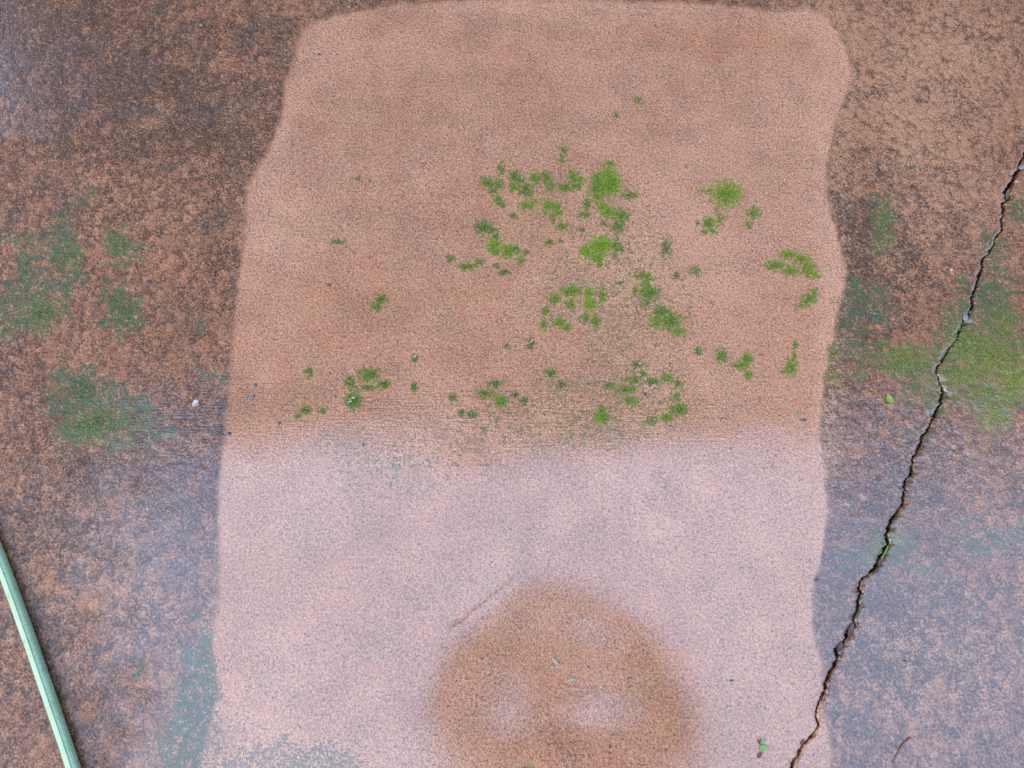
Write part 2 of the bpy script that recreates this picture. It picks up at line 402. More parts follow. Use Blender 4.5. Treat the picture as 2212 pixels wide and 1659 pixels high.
def grid_object(name, XX, YY, drop, mat, parent):
    nrw, ncl = XX.shape
    x, y = XX.ravel(), YY.ravel()
    z = sample(HGT, x, y) - drop.ravel() + trowel_step(x, y)
    me = bpy.data.meshes.new(name)
    co = np.stack([x, y, z], 1).astype(np.float32)
    me.vertices.add(len(co)); me.vertices.foreach_set('co', co.ravel())
    a = (np.arange(nrw - 1)[:, None] * ncl + np.arange(ncl - 1)[None, :]).ravel()
    quads = np.stack([a, a + 1, a + ncl + 1, a + ncl], 1).astype(np.int32)
    me.loops.add(quads.size); me.loops.foreach_set('vertex_index', quads.ravel())
    me.polygons.add(len(quads))
    me.polygons.foreach_set('loop_start', np.arange(0, quads.size, 4, dtype=np.int32))
    me.polygons.foreach_set('use_smooth', np.ones(len(quads), bool))
    me.update(calc_edges=True)
    for nm, tri in (('mask_d', (m_big, m_mid, m_wave)), ('mask_a', (m_sd, m_grime, m_algae)), ('mask_b', (m_dry, m_orange, m_broom)), ('mask_c', (m_tone, m_pit, m_pale))):
        at_ = me.attributes.new(nm, 'FLOAT_COLOR', 'POINT')
        d = np.ones((len(co), 4), np.float32)
        for k in range(3): d[:, k] = sample(tri[k], x, y)
        at_.data.foreach_set('color', d.ravel())
    me.materials.append(mat)
    o = bpy.data.objects.new(name, me); COL.objects.link(o); o.parent = parent
    return o

# the yard beyond the dense slabs, one sheet with an opening for them
BIG = 400.0
gv = [(-BIG,-BIG,0),(BIG,-BIG,0),(BIG,BIG,0),(-BIG,BIG,0),(X0,Y0,0),(X1,Y0,0),(X1,Y1,0),(X0,Y1,0)]
ground = new_obj('ground', gv, [(0,1,5,4),(1,2,6,5),(2,3,7,6),(3,0,4,7)], M_PAVE, smooth=False)
ground['kind'] = 'structure'
for nm, val in (('mask_d', (0.5, 0.5, 0.4)), ('mask_a', (0.0, 0.45, 0.0)), ('mask_b', (0.0, 0.2, 0.0)), ('mask_c', (0.3, 0.5, 0.0))):
    at_ = ground.data.attributes.new(nm, 'FLOAT_COLOR', 'POINT')
    for d in at_.data: d.color = (*val, 1)

def slab(side):
    n = 700 if side < 0 else 330
    if side < 0: tt_ = np.linspace(0, 1, n); XX = X0 + (crL[:, None] - X0) * tt_[None, :]; ed = crL
    else: tt_ = np.linspace(0, 1, n); XX = crR[:, None] + (X1 - crR[:, None]) * tt_[None, :]; ed = crR
    D = np.zeros_like(XX)
    dist = np.abs(XX - ed[:, None])
    chip = np.clip(noise1(nr, 0.012, 40 + side) * 0.7 - 0.2, 0, 2)[:, None]
    D += 0.0022 * chip * np.exp(-(dist / (0.002 + 0.0022 * chip)) ** 2)
    D += 0.0009 * np.exp(-(dist / 0.0022) ** 2)              # worn lip
    wallx = np.stack([ed + side * 0.0 , ed + side * 0.0006 * noise1(nr, 0.006, 9 + side), ed + side * 0.0015 * noise1(nr, 0.01, 12 + side)], 1)
    walld = np.stack([np.full(nr, 0.0022), np.full(nr, 0.008), np.full(nr, 0.03)], 1)
    if side < 0: XX = np.concatenate([XX, wallx], 1); D = np.concatenate([D, walld], 1)
    else: XX = np.concatenate([wallx[:, ::-1], XX], 1); D = np.concatenate([walld[:, ::-1], D], 1)
    YY = np.repeat(rows[:, None], XX.shape[1], 1)
    o = grid_object('concrete_slab', XX, YY, D, M_PAVE, ground)
    return o
slab(-1); slab(1)

M_SOIL = simple('crack_soil', (0.035, 0.022, 0.015), 0.9, 0.5, 300, 0.8, 0.004, 0.2)
sv, sf = [], []
zb = -0.014 + 0.0025 * noise1(nr, 0.02, 20)
for i in range(nr):
    sv += [(crL[i] - 0.004, rows[i], zb[i]), ((crL[i] + crR[i]) / 2, rows[i], zb[i] - 0.003), (crR[i] + 0.004, rows[i], zb[i])]
for i in range(nr - 1):
    for k in (0, 1): sf.append((i * 3 + k, i * 3 + k + 1, i * 3 + k + 4, i * 3 + k + 3))
new_obj('crack_soil', sv, sf, M_SOIL, ground)

M_CRUMB = simple('soil_crumb', (0.085, 0.05, 0.032), 0.9, 0.5, 300, 0.8, 0.002, 0.2)
cv, cf = [], []
for i in range(420):
    j = random.randrange(nr); wd = crR[j] - crL[j]
    x = crL[j] + random.uniform(-0.25, 1.25) * wd; inside = crL[j] + .0004 < x < crR[j] - .0004
    zc = random.uniform(-0.010, -0.002) if inside else gz(x, rows[j]) + .0001
    s_ = random.uniform(0.0006, 0.0018) * (1.0 if inside else 0.6); b = len(cv)
    for dx, dy, dz in ((1, 0, 0), (-.4, .9, 0), (-.5, -.8, 0), (0, .1, .9)):
        cv.append((x + s_ * (dx + random.uniform(-.3, .3)), rows[j] + s_ * (dy + random.uniform(-.3, .3)), zc + s_ * dz))
    cf += [(b, b + 1, b + 3), (b + 1, b + 2, b + 3), (b + 2, b, b + 3)]
o = new_obj('soil_crumbs', cv, cf, M_CRUMB, ground, smooth=False); o['kind'] = 'stuff'

# ------------------------------------------------------------------ house: roof and wall the wet slab mirrors
M_ROOF = simple('painted_boards', (0.33, 0.22, 0.14), 0.7, 0.3, 12, 0.3)
M_TRIM = simple('trim', (0.30, 0.22, 0.16), 0.6, 0.2, 12, 0.2)
M_WALL = simple('plaster', (0.33, 0.22, 0.14), 0.8, 0.2, 9, 0.4)
M_TILE = simple('roof_tile', (0.23, 0.10, 0.07), 0.8, 0.3, 15, 0.4)
def box_mesh(bxs):
    v, f = [], []
    for (x0, y0, z0, x1, y1, z1) in bxs:
        b = len(v)
        v += [(x0,y0,z0),(x1,y0,z0),(x1,y1,z0),(x0,y1,z0),(x0,y0,z1),(x1,y0,z1),(x1,y1,z1),(x0,y1,z1)]
        f += [tuple(b + i for i in q) for q in ((0,3,2,1),(4,5,6,7),(0,1,5,4),(1,2,6,5),(2,3,7,6),(3,0,4,7))]
    return v, f
def boxes(name, bxs, mat, parent):
    v, f = box_mesh(bxs)
    return new_obj(name, v, f, mat, parent, smooth=False)
EV_Y, EV_Z, RX0, RX1, WL_Y = 0.80, 2.60, -2.9, 4.5, 2.6
house = empty('house', (0, WL_Y, 0))
tag(house, 'house with a low porch eave, seen as the dark reflection across the upper pavement', 'house')
def hp(bs): return [(a, b - WL_Y, c, d, e - WL_Y, f) for (a, b, c, d, e, f) in bs]
boxes('wall', hp([(-2.5, WL_Y, 0, RX1, WL_Y + 0.2, 2.598)]), M_WALL, house)
so = boxes('soffit_board', hp([(RX0, EV_Y + 0.03, EV_Z, RX1, EV_Y + 0.168, EV_Z + 0.02)]), M_ROOF, house)
k = 1
while EV_Y + 0.03 + k * 0.142 < WL_Y + 0.2:
    o = so.copy(); COL.objects.link(o); o.parent = house; o.location.y = k * 0.142; o.location.z = 0.0; k += 1
boxes('porch_post', hp([(-2.85, EV_Y + 0.05, 0, -2.73, EV_Y + 0.17, EV_Z - .002)]), M_TRIM, house)
boxes('fascia', hp([(RX0, EV_Y, EV_Z - 0.02, RX1, EV_Y + 0.027, EV_Z + 0.16)]), M_TRIM, house)
rv = [(RX0 - .05, EV_Y - 0.03 - WL_Y, EV_Z + 0.165), (RX1, EV_Y - 0.03 - WL_Y, EV_Z + 0.165), (RX1, 0.6, EV_Z + 0.9), (RX0 - .05, 0.6, EV_Z + 0.9)]
rv += [(x, y, z + 0.03) for x, y, z in rv]
new_obj('roof', rv, [(0,3,2,1),(4,5,6,7),(0,1,5,4),(1,2,6,5),(2,3,7,6),(3,0,4,7)], M_TILE, house, smooth=False)

# ------------------------------------------------------------------ tubes
def frames(pts):
    pts = np.array(pts, float)
    t = np.gradient(pts, axis=0); t /= np.linalg.norm(t, axis=1)[:, None]
    up = np.array([0, 0, 1.0]); s = np.cross(t, up)
    bad = np.linalg.norm(s, axis=1) < 1e-3; s[bad] = (1, 0, 0)
    s /= np.linalg.norm(s, axis=1)[:, None]
    return pts, t, s, np.cross(s, t)

def tube(pts, prof, scale=None, caps=True):
    """prof: list of (side, up) offsets; scale: per point factor."""
    p, t, s, u = frames(pts); n = len(prof); v, f = [], []
    for i in range(len(p)):
        k = 1.0 if scale is None else scale[i]
        for a, b in prof: v.append(p[i] + s[i] * a * k + u[i] * b * k)
    for i in range(len(p) - 1):
        for j in range(n):
            f.append((i * n + j, i * n + (j + 1) % n, (i + 1) * n + (j + 1) % n, (i + 1) * n + j))
    if caps: f.append(tuple(range(n))[::-1]); f.append(tuple(range((len(p) - 1) * n, len(p) * n)))
    return v, f

def spline(keys, n):
    keys = np.array(keys, float); d = np.r_[0, np.cumsum(np.linalg.norm(np.diff(keys, axis=0), axis=1))]
    s = np.linspace(0, d[-1], n); out = np.zeros((n, 3))
    m = np.gradient(keys, d, axis=0)
    for i, q in enumerate(s):
        k = min(np.searchsorted(d, q, 'right') - 1, len(d) - 2); k = max(k, 0)
        h = d[k + 1] - d[k]; t = (q - d[k]) / h
        out[i] = (2*t**3-3*t**2+1)*keys[k] + (t**3-2*t**2+t)*h*m[k] + (-2*t**3+3*t**2)*keys[k+1] + (t**3-t**2)*h*m[k+1]
    return out

# ------------------------------------------------------------------ garden hose
def hose_material():
    g = NT('mint_hose')
    n = g.noise(25, 3)
    sx, sy, sz = g.sep()
    # weave of the reinforcing yarn, running round the tube at a slant
    d1 = g.m('SINE', g.m('ADD', g.m('MULTIPLY', sx, 900.0), g.m('MULTIPLY', sy, 3300.0)))
    d2 = g.m('SINE', g.m('SUBTRACT', g.m('MULTIPLY', sx, 3300.0), g.m('MULTIPLY', sy, 900.0)))
    weave = g.m('MULTIPLY', g.m('ADD', d1, g.m('MULTIPLY', d2, 0.5)), 0.5)
    col = g.mix(g.step(n, 0.35, 0.7), (0.30, 0.46, 0.27), (0.37, 0.53, 0.33))
    col = g.mix(g.step(g.noise(120, 4), 0.56, 0.74, 0, 0.55), col, (0.22, 0.22, 0.13))
    g.set(Base_Color=col, Roughness=0.42, Specular_IOR_Level=0.4, Subsurface_Weight=0.0, Normal=g.bump(weave, 0.35, 0.0005))
    return g.mat
M_HOSE = hose_material()
HR = 0.0069
hk = [at(-330, 330, HR), at(-235, 600, HR), at(-140, 850, HR), at(-56, 1062, HR), at(35, 1296, HR), at(100, 1483, HR), at(159, 1659, HR), at(216, 1830, HR), at(310, 2070, HR), at(460, 2300, HR)]
hp_ = spline(hk, 420)
for p in hp_: p[2] = HR + (gz(p[0], p[1]) if X0 < p[0] < X1 and Y0 < p[1] < Y1 else 0) + 0.0006
prof = []
for i in range(40):
    a = 2 * math.pi * i / 40
    r = HR * (1 + 0.018 * math.cos(6 * (a - 1.75)))
    da = (a - R(100) + math.pi) % (2 * math.pi) - math.pi
    r *= 1 - 0.055 * math.exp(-(da / 0.10) ** 2) + 0.02 * math.exp(-((da + 0.28) / 0.12) ** 2)
    prof.append((-r * math.cos(a), r * math.sin(a)))
hose = empty('garden_hose', tuple(hp_[210] - np.array([0, 0, HR])))
tag(hose, 'pale mint green garden hose crossing the lower left corner', 'hose')
v, f = tube(hp_, prof)
base = np.array(hose.location)
new_obj('hose_tube', [np.array(q) - base for q in v], f, M_HOSE, hose)
p_, t_, s_, u_ = frames(hp_)
ang = R(82)
off = [p_[i] + s_[i] * (-math.cos(ang) * HR * 1.0) + u_[i] * math.sin(ang) * HR * 1.0 - base for i in range(len(p_))]
v, f = tube(off, [(0.0009 * math.cos(q), 0.0005 * math.sin(q)) for q in np.linspace(0, 2 * math.pi, 8, endpoint=False)])
new_obj('raised_rib', v, f, M_HOSE, hose)

# ------------------------------------------------------------------ moss
def moss_material():
    g = NT('moss')
    n = g.t.nodes.new('ShaderNodeAttribute'); n.attribute_name = 'tone'
    s = g.t.nodes.new('ShaderNodeSeparateColor'); g.t.links.new(n.outputs['Color'], s.inputs[0])
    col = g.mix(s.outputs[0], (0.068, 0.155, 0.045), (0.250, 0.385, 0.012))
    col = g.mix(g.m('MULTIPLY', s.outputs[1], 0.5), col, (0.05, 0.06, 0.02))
    g.set(Base_Color=col, Roughness=0.6, Specular_IOR_Level=0.25)
    return g.mat
M_MOSS = moss_material()

def tuft_mesh(name, blob, dens, height, r, rag=2.7):
    x, y, a, b, k, tn_ = blob
    n = int(a * b * 9.0 * dens)
    q = r.uniform(-1.5, 1.5, (n, 2)); rad = np.hypot(q[:, 0], q[:, 1])
    px, py = x + q[:, 0] * a, y + q[:, 1] * b
    w = (np.sin(px * .42 + 1.3 * np.sin(py * .31)) + np.sin(py * .5 + 1.7 * np.sin(px * .27 + 2)) + .8 * np.sin(px * .93 + py * .71) + .7 * np.sin(px * 1.7 - py * 1.3) + .9 * np.sin(px * 1.1 + 1.5 * py + 2 * np.sin(py * .8))) * .13
    keep = rad + np.clip(w * rag, -.2 * rag, .45 * rag) + r.normal(0, 0.12, n) < 0.57 + 0.36 * k
    keep &= r.random(n) < 0.30 + 0.70 * k
    px, py, w, rad = px[keep], py[keep], w[keep], rad[keep]
    tones = np.clip(tn_ - w * 1.0 - 0.35 * np.clip(rad - .35, 0, 1) + r.normal(0, 0.16, len(px)), 0, 1)
    g3 = np.array([at(c0, c1) for c0, c1 in zip(px, py)])
    n = len(g3)
    z = sample(HGT, g3[:, 0], g3[:, 1])
    ang = r.uniform(0, 2 * math.pi, n); wid = r.uniform(0.0004, 0.0008, n); ln = r.uniform(0.0008, 0.0021, n) * height; hh = r.uniform(0.0002, 0.0013, n) * height
    hh *= np.clip(1.5 - 0.9 * rad, 0.5, 1.4)
    dx, dy = np.cos(ang), np.sin(ang)
    V = np.zeros((n, 4, 3))
    V[:, 0] = np.stack([g3[:, 0] - dy * wid * .6, g3[:, 1] + dx * wid * .6, z - 0.0003], 1)
    V[:, 1] = np.stack([g3[:, 0] + dy * wid * .6, g3[:, 1] - dx * wid * .6, z - 0.0003], 1)
    V[:, 2] = np.stack([g3[:, 0] + dx * ln * .6 + dy * wid, g3[:, 1] + dy * ln * .6 - dx * wid, z + hh], 1)
    V[:, 3] = np.stack([g3[:, 0] + dx * ln, g3[:, 1] + dy * ln, z + hh * 0.9], 1)
    cen = at(x, y)
    V = V.reshape(-1, 3) - cen
    F = np.arange(n)[:, None] * 4
    F = np.concatenate([F + np.array([0, 1, 2]), F + np.array([0, 2, 3])]).astype(np.int32)
    me = bpy.data.meshes.new(name)
    me.vertices.add(len(V)); me.vertices.foreach_set('co', V.astype(np.float32).ravel())
    me.loops.add(F.size); me.loops.foreach_set('vertex_index', F.ravel())
    me.polygons.add(len(F)); me.polygons.foreach_set('loop_start', np.arange(0, F.size, 3, dtype=np.int32))
    me.update(calc_edges=True)
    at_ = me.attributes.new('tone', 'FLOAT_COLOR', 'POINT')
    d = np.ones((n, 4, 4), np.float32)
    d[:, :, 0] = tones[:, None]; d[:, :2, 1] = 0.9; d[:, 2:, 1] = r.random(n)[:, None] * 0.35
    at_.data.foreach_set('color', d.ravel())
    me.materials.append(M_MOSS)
    return me, cen

def moss(name, label, blobs, group=None, dens=1.0, height=1.0, rag=2.9):
    """Felt of tiny leaves; blobs = (x, y, rx, ry, fullness, tone) in layout units, one tuft each."""
    r = np.random.default_rng(sum(map(ord, label)) * 7 + len(blobs))
    if len(blobs) == 1:
        me, cen = tuft_mesh(name, blobs[0], dens, height, r, rag)
        o = bpy.data.objects.new(name, me); COL.objects.link(o); o.location = cen
        return tag(o, label, 'moss', group)
    root = empty(name, at(blobs[0][0], blobs[0][1])); root0 = np.array(root.location)
    for bl in blobs:
        me, cen = tuft_mesh('tuft', bl, dens, height, r, rag)
        o = bpy.data.objects.new('tuft', me); COL.objects.link(o); o.parent = root; o.location = cen - root0
    return tag(root, label, 'moss', group)

GM = 'moss patches on the cleaned concrete'
MOSS = [
 ('string of small round moss tufts at the upper left end of the main moss cluster', [(1053,395,12,12,.9,.45),(1077,399,10,10,.9,.4),(1065,412,7,7,.8,.35),(1075,432,11,10,.8,.45),(1085,444,6,5,.7,.3),(1082,365,7,13,.7,.35),(1108,467,8,6,.6,.3)]),
 ('hook shaped moss tufts right of the round ones in the top row', [(1111,380,11,11,.9,.4),(1122,389,9,7,.8,.35),(1110,404,10,10,1,.6),(1134,408,11,13,.8,.4),(1142,416,9,8,.9,.5),(1127,417,8,5,.6,.3)]),
 ('three upright moss tufts in the middle of the top row', [(1156,387,10,13,1,.6),(1178,384,11,13,.8,.4),(1187,404,8,12,.7,.4)]),
 ('flat tongue of moss joining the largest top patch from the left', [(1238,382,11,14,.8,.5),(1253,389,13,8,.7,.7),(1221,406,20,9,.9,.5),(1246,403,10,8,.7,.45)]),
 ('large yellow green moss patch at the top right of the main cluster', [(1313,377,15,13,1,.8),(1291,387,14,13,.9,.6),(1313,404,21,20,1,.7),(1289,409,17,16,.9,.6),(1289,426,10,11,.9,.6),(1323,396,15,14,1,.65)]),
 ('thin isolated moss scrap just right of the largest top patch', [(1359,423,17,9,.6,.45)]),
 ('slipper shaped moss tuft left of the curl in the second row', [(1137,445,14,9,1,.7),(1152,435,11,6,.4,.8)]),
 ('curled bright moss tuft in the second row of the cluster', [(1183,444,12,10,1,.8),(1202,447,9,9,1,.7),(1207,459,10,8,1,.75),(1180,461,5,5,.6,.6),(1194,473,5,10,.6,.4)]),
 ('crescent of moss in the second row below the tongue', [(1267,442,7,14,.9,.5),(1262,464,12,6,.8,.5)]),
 ('long diagonal moss patch running down to the right below the largest top one', [(1299,447,11,9,1,.75),(1315,459,14,11,1,.75),(1342,467,17,13,.8,.4),(1335,490,15,13,.7,.35),(1303,483,9,8,.4,.2)]),
 ('dark green moss tuft at left of the third row, yellow one below', [(1043,491,16,13,.9,.3),(1063,497,9,7,.7,.3),(1070,510,8,8,.7,.3),(1067,529,13,15,1,.8),(1070,544,10,7,.9,.6)]),
 ('rounded moss tuft with a trailing right arm at the left of the lower row', [(1096,544,14,13,1,.7),(1111,539,10,8,.9,.4),(1135,546,9,6,.6,.3),(1125,563,8,9,.7,.5)]),
 ('single small oval moss tuft between the diagonal patch and the curl', [(1216,490,12,8,.9,.5)]),
 ('two tiny moss tufts left of the big bright patch', [(1185,524,8,7,.9,.5),(1211,520,5,8,.6,.4)]),
 ('big brightest moss patch at the bottom of the main cluster', [(1293,534,22,18,1,.9),(1265,544,13,12,1,.8),(1303,526,13,10,1,.9),(1289,558,11,9,1,.7),(1294,572,6,7,.8,.5),(1330,532,11,16,.7,.4),(1342,539,8,6,.6,.4),(1328,555,7,6,.7,.5),(1258,498,6,5,.6,.3)]),
 ('low strip of moss tufts at the lower left of the main cluster', [(973,560,8,8,.8,.4),(1009,576,17,8,.9,.5),(1035,566,10,8,.7,.5)]),
 ('faint dark moss scrap below the lower row', [(1072,575,6,6,.7,.2),(1089,589,10,6,.8,.2)]),
 ('lone slanting moss tuft on bare concrete left of the ring', [(823,646,12,9,.7,.3),(814,662,12,9,.7,.45)]),
 ('small dark grassy tuft near the left side of the cleaned patch', [(729,522,15,6,.6,.35)]),
 ('two tiny moss dots at the left above the middle', [(773,384,5,5,.8,.4),(798,392,4,4,.6,.4)]),
 ('broken ring of moss below the main cluster', [(1235,630,19,11,1,.6),(1197,646,13,9,.8,.5),(1231,658,10,8,.9,.5),(1271,632,10,9,.9,.8),(1274,658,12,13,1,.85),(1301,639,7,14,.9,.6),(1177,673,8,8,.8,.5),(1173,702,7,11,.7,.5),(1207,697,12,9,.9,.6),(1225,707,8,7,.8,.6),(1264,687,9,9,.7,.5),(1286,694,9,13,.7,.4)]),
 ('moss chain right of the ring, upper half', [(1389,596,18,8,.9,.5),(1371,627,6,9,.8,.6),(1395,619,9,15,.8,.5),(1406,636,18,14,.7,.3),(1395,656,9,6,.6,.4),(1337,612,9,5,.4,.3)]),
 ('moss chain right of the ring, lower ragged half', [(1430,673,20,11,.7,.35),(1416,694,12,15,.8,.65),(1447,694,22,17,.7,.45),(1464,716,17,9,.7,.55)]),
 ('round bright moss cushion standing alone right of the main cluster', [(1569,420,28,24,1,.7),(1521,414,17,7,.35,.6)]),
 ('loose moss tufts below the lone round cushion', [(1531,482,13,12,.9,.5),(1521,502,7,6,.7,.5),(1540,499,8,7,.8,.5),(1555,475,8,18,.3,.5),(1505,482,5,5,.6,.5)]),
 ('small frayed moss tuft lower right of the round cushion', [(1628,460,13,12,.8,.5),(1616,485,9,11,.3,.6)]),
 ('arched moss patch near the right edge of the cleaned concrete', [(1702,550,15,9,.9,.6),(1675,574,21,9,.9,.5),(1709,586,16,9,.9,.6),(1729,560,15,10,.9,.6),(1746,580,13,16,.8,.65),(1763,596,9,8,.9,.7)]),
 ('moss wedge just below the arched patch', [(1746,648,13,12,.8,.5),(1757,634,8,12,.7,.5),(1729,660,9,5,.6,.6)]),
 ('dot of moss left of the V shaped tuft', [(1509,759,9,8,.8,.4)]),
 ('V shaped moss tuft low on the right of the cleaned concrete', [(1613,776,11,13,.8,.6),(1600,790,14,9,.9,.6),(1616,810,9,9,.9,.6)]),
 ('upright moss tuft between the dot and the V', [(1558,769,10,14,.8,.55)]),
 ('narrow J shaped moss tuft close to the right edge, below the wedge', [(1709,793,12,16,.8,.6),(1717,745,5,9,.6,.5),(1715,768,4,14,.4,.5),(1694,803,8,5,.5,.4)]),
 ('grassy moss clump at the lower left, with pale shreds', [(797,810,20,14,.8,.4),(756,827,11,13,.7,.4),(828,831,13,9,.7,.45),(763,865,16,17,.9,.45),(790,838,20,6,.4,.3)]),
 ('small dark grassy tuft above the lower left clump', [(668,804,11,11,.6,.4)]),
 ('row of thin tufts left of the lower left clump bottom', [(660,886,11,9,.6,.4),(697,888,9,6,.5,.4),(642,900,8,5,.4,.3)]),
 ('tiny grassy tuft between the two lower clumps', [(895,836,8,10,.6,.3),(896,776,6,9,.5,.1)]),
 ('scattered grassy moss clump at bottom centre', [(978,858,9,9,.6,.4),(1071,829,15,8,.6,.3),(1047,851,15,9,.7,.4),(1081,866,13,12,.9,.6),(1019,895,12,7,.7,.3),(996,892,7,8,.6,.2),(1132,865,9,9,.6,.3),(1112,853,9,5,.5,.2)]),
 ('faint dark tufts up and right of the bottom centre clump', [(1190,807,12,12,.4,.3),(1211,830,8,9,.5,.15),(1146,742,7,12,.6,.1),(1095,748,6,5,.7,.4)]),
 ('wide ring of grassy moss round a dark stone at lower right', [(1375,788,10,7,.7,.3),(1389,807,9,6,.6,.4),(1371,820,15,7,.6,.3),(1409,824,13,7,.7,.3),(1354,842,19,7,.9,.5),(1317,834,11,6,.6,.3),(1361,866,14,8,.7,.5),(1440,817,13,9,.6,.5),(1464,830,9,9,.6,.5),(1460,858,9,10,.7,.5),(1467,885,16,11,.9,.5),(1440,902,14,8,.8,.5),(1406,909,13,9,.4,.3)]),
 ('stubby moss tuft below and left of the wide grassy ring', [(1300,902,14,11,.8,.65),(1298,885,8,9,.7,.5)]),
 ('small upright moss wisp at the top of the main cluster', [(1218,325,9,10,.5,.45),(1212,345,6,9,.6,.4)]),
 ('moss crumb just above the largest top patch', [(1318,354,8,6,.8,.5),(1304,356,7,4,.4,.5)]),
 ('tiny green moss spot high on the cleaned concrete', [(1380,216,6,7,.9,.5),(1331,248,6,8,.6,.4)]),
 ('faint dark moss smear right of the main cluster', [(1438,533,12,22,.4,.2),(1502,586,14,11,.4,.25),(1460,596,7,9,.5,.15)]),
 ('pale green blot at the bottom edge beside the mirrored photographer', [(1140,1664,15,6,1,.9)]),
]
GU = 'moss on the uncleaned concrete'
MOSSU = [
 ('broad yellow green moss mat right of the crack', [(2085,742,34,30,.45,.5),(2142,772,48,26,.6,.8),(2191,826,28,28,.8,1.0),(2170,700,24,34,.4,.5),(2082,815,30,18,.5,.7),(2146,899,22,18,.6,.8),(2118,850,24,12,.4,.6)]),
 ('moss cushion on dark concrete between the cleaned edge and the crack', [(1951,776,44,28,.6,.55),(1854,801,8,8,.7,.6)]),
 ('green moss streak high between the cleaned edge and the crack', [(1907,489,16,40,.45,.35)]),
 ('bright moss at the far left edge, below the pale tufts', [(92,677,36,22,.6,.6),(14,711,13,14,.6,.45)]),
 ('forked pale moss tuft on rusty concrete at left', [(246,646,20,18,.5,.4),(270,666,20,24,.5,.45),(267,700,18,12,.4,.3)]),
 ('moss tuft above the forked one at left', [(256,526,20,18,.5,.6),(308,566,14,7,.3,.3)]),
 ('large two part moss patch at left, lower half yellow', [(212,912,48,26,.6,.7),(181,926,24,16,.5,.65),(178,841,48,26,.35,.35)]),
 ('loose moss drift along the far left edge, upper', [(126,557,22,18,.4,.4),(160,557,12,20,.5,.6),(56,580,12,28,.4,.35),(44,513,26,10,.4,.35)]),
 ('moss nubs against the right cleaned edge', [(1798,762,11,11,.7,.6),(1798,817,17,7,.7,.6)]),
]
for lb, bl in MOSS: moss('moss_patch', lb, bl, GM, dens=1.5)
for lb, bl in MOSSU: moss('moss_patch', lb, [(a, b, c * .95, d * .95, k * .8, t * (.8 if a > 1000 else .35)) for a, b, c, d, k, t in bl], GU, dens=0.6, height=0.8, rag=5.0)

# ------------------------------------------------------------------ stones
def stone_mesh(r, s, flat=0.55, seed=0, el=1.4):
    q = np.random.default_rng(seed)
    import bmesh
    bm = bmesh.new(); bmesh.ops.create_icosphere(bm, subdivisions=2, radius=1)
    pl = q.standard_normal((7, 3)); pl /= np.linalg.norm(pl, axis=1)[:, None]; dd_ = q.uniform(0.55, 0.85, 7)
    for v in bm.verts:
        c = np.array(v.co)
        for n, d in zip(pl, dd_):
            k = c @ n - d
            if k > 0: c = c - n * k * 0.9
        v.co = (c[0] * r * el, c[1] * r, c[2] * r * flat)
    me = bpy.data.meshes.new(s); bm.to_mesh(me); bm.free()
    return me
M_ST = {'slate': simple('slate_chip', (0.055, 0.075, 0.10), 0.35, 0.4, 200, 0.3, 0.001),
        'grey': simple('grey_chip', (0.17, 0.18, 0.20), 0.45, 0.35, 200, 0.3, 0.001),
        'white': simple('white_chip', (0.48, 0.46, 0.42), 0.5, 0.15, 200, 0.2, 0.001),
        'tan': simple('tan_chip', (0.42, 0.30, 0.21), 0.6, 0.3, 200, 0.4, 0.001),
        'teal': simple('teal_chip', (0.12, 0.24, 0.23), 0.45, 0.3, 200, 0.2, 0.001),
        'brown': simple('brown_husk', (0.06, 0.03, 0.018), 0.6, 0.4, 200, 0.4, 0.001)}
GS = 'stone chips on the pavement'
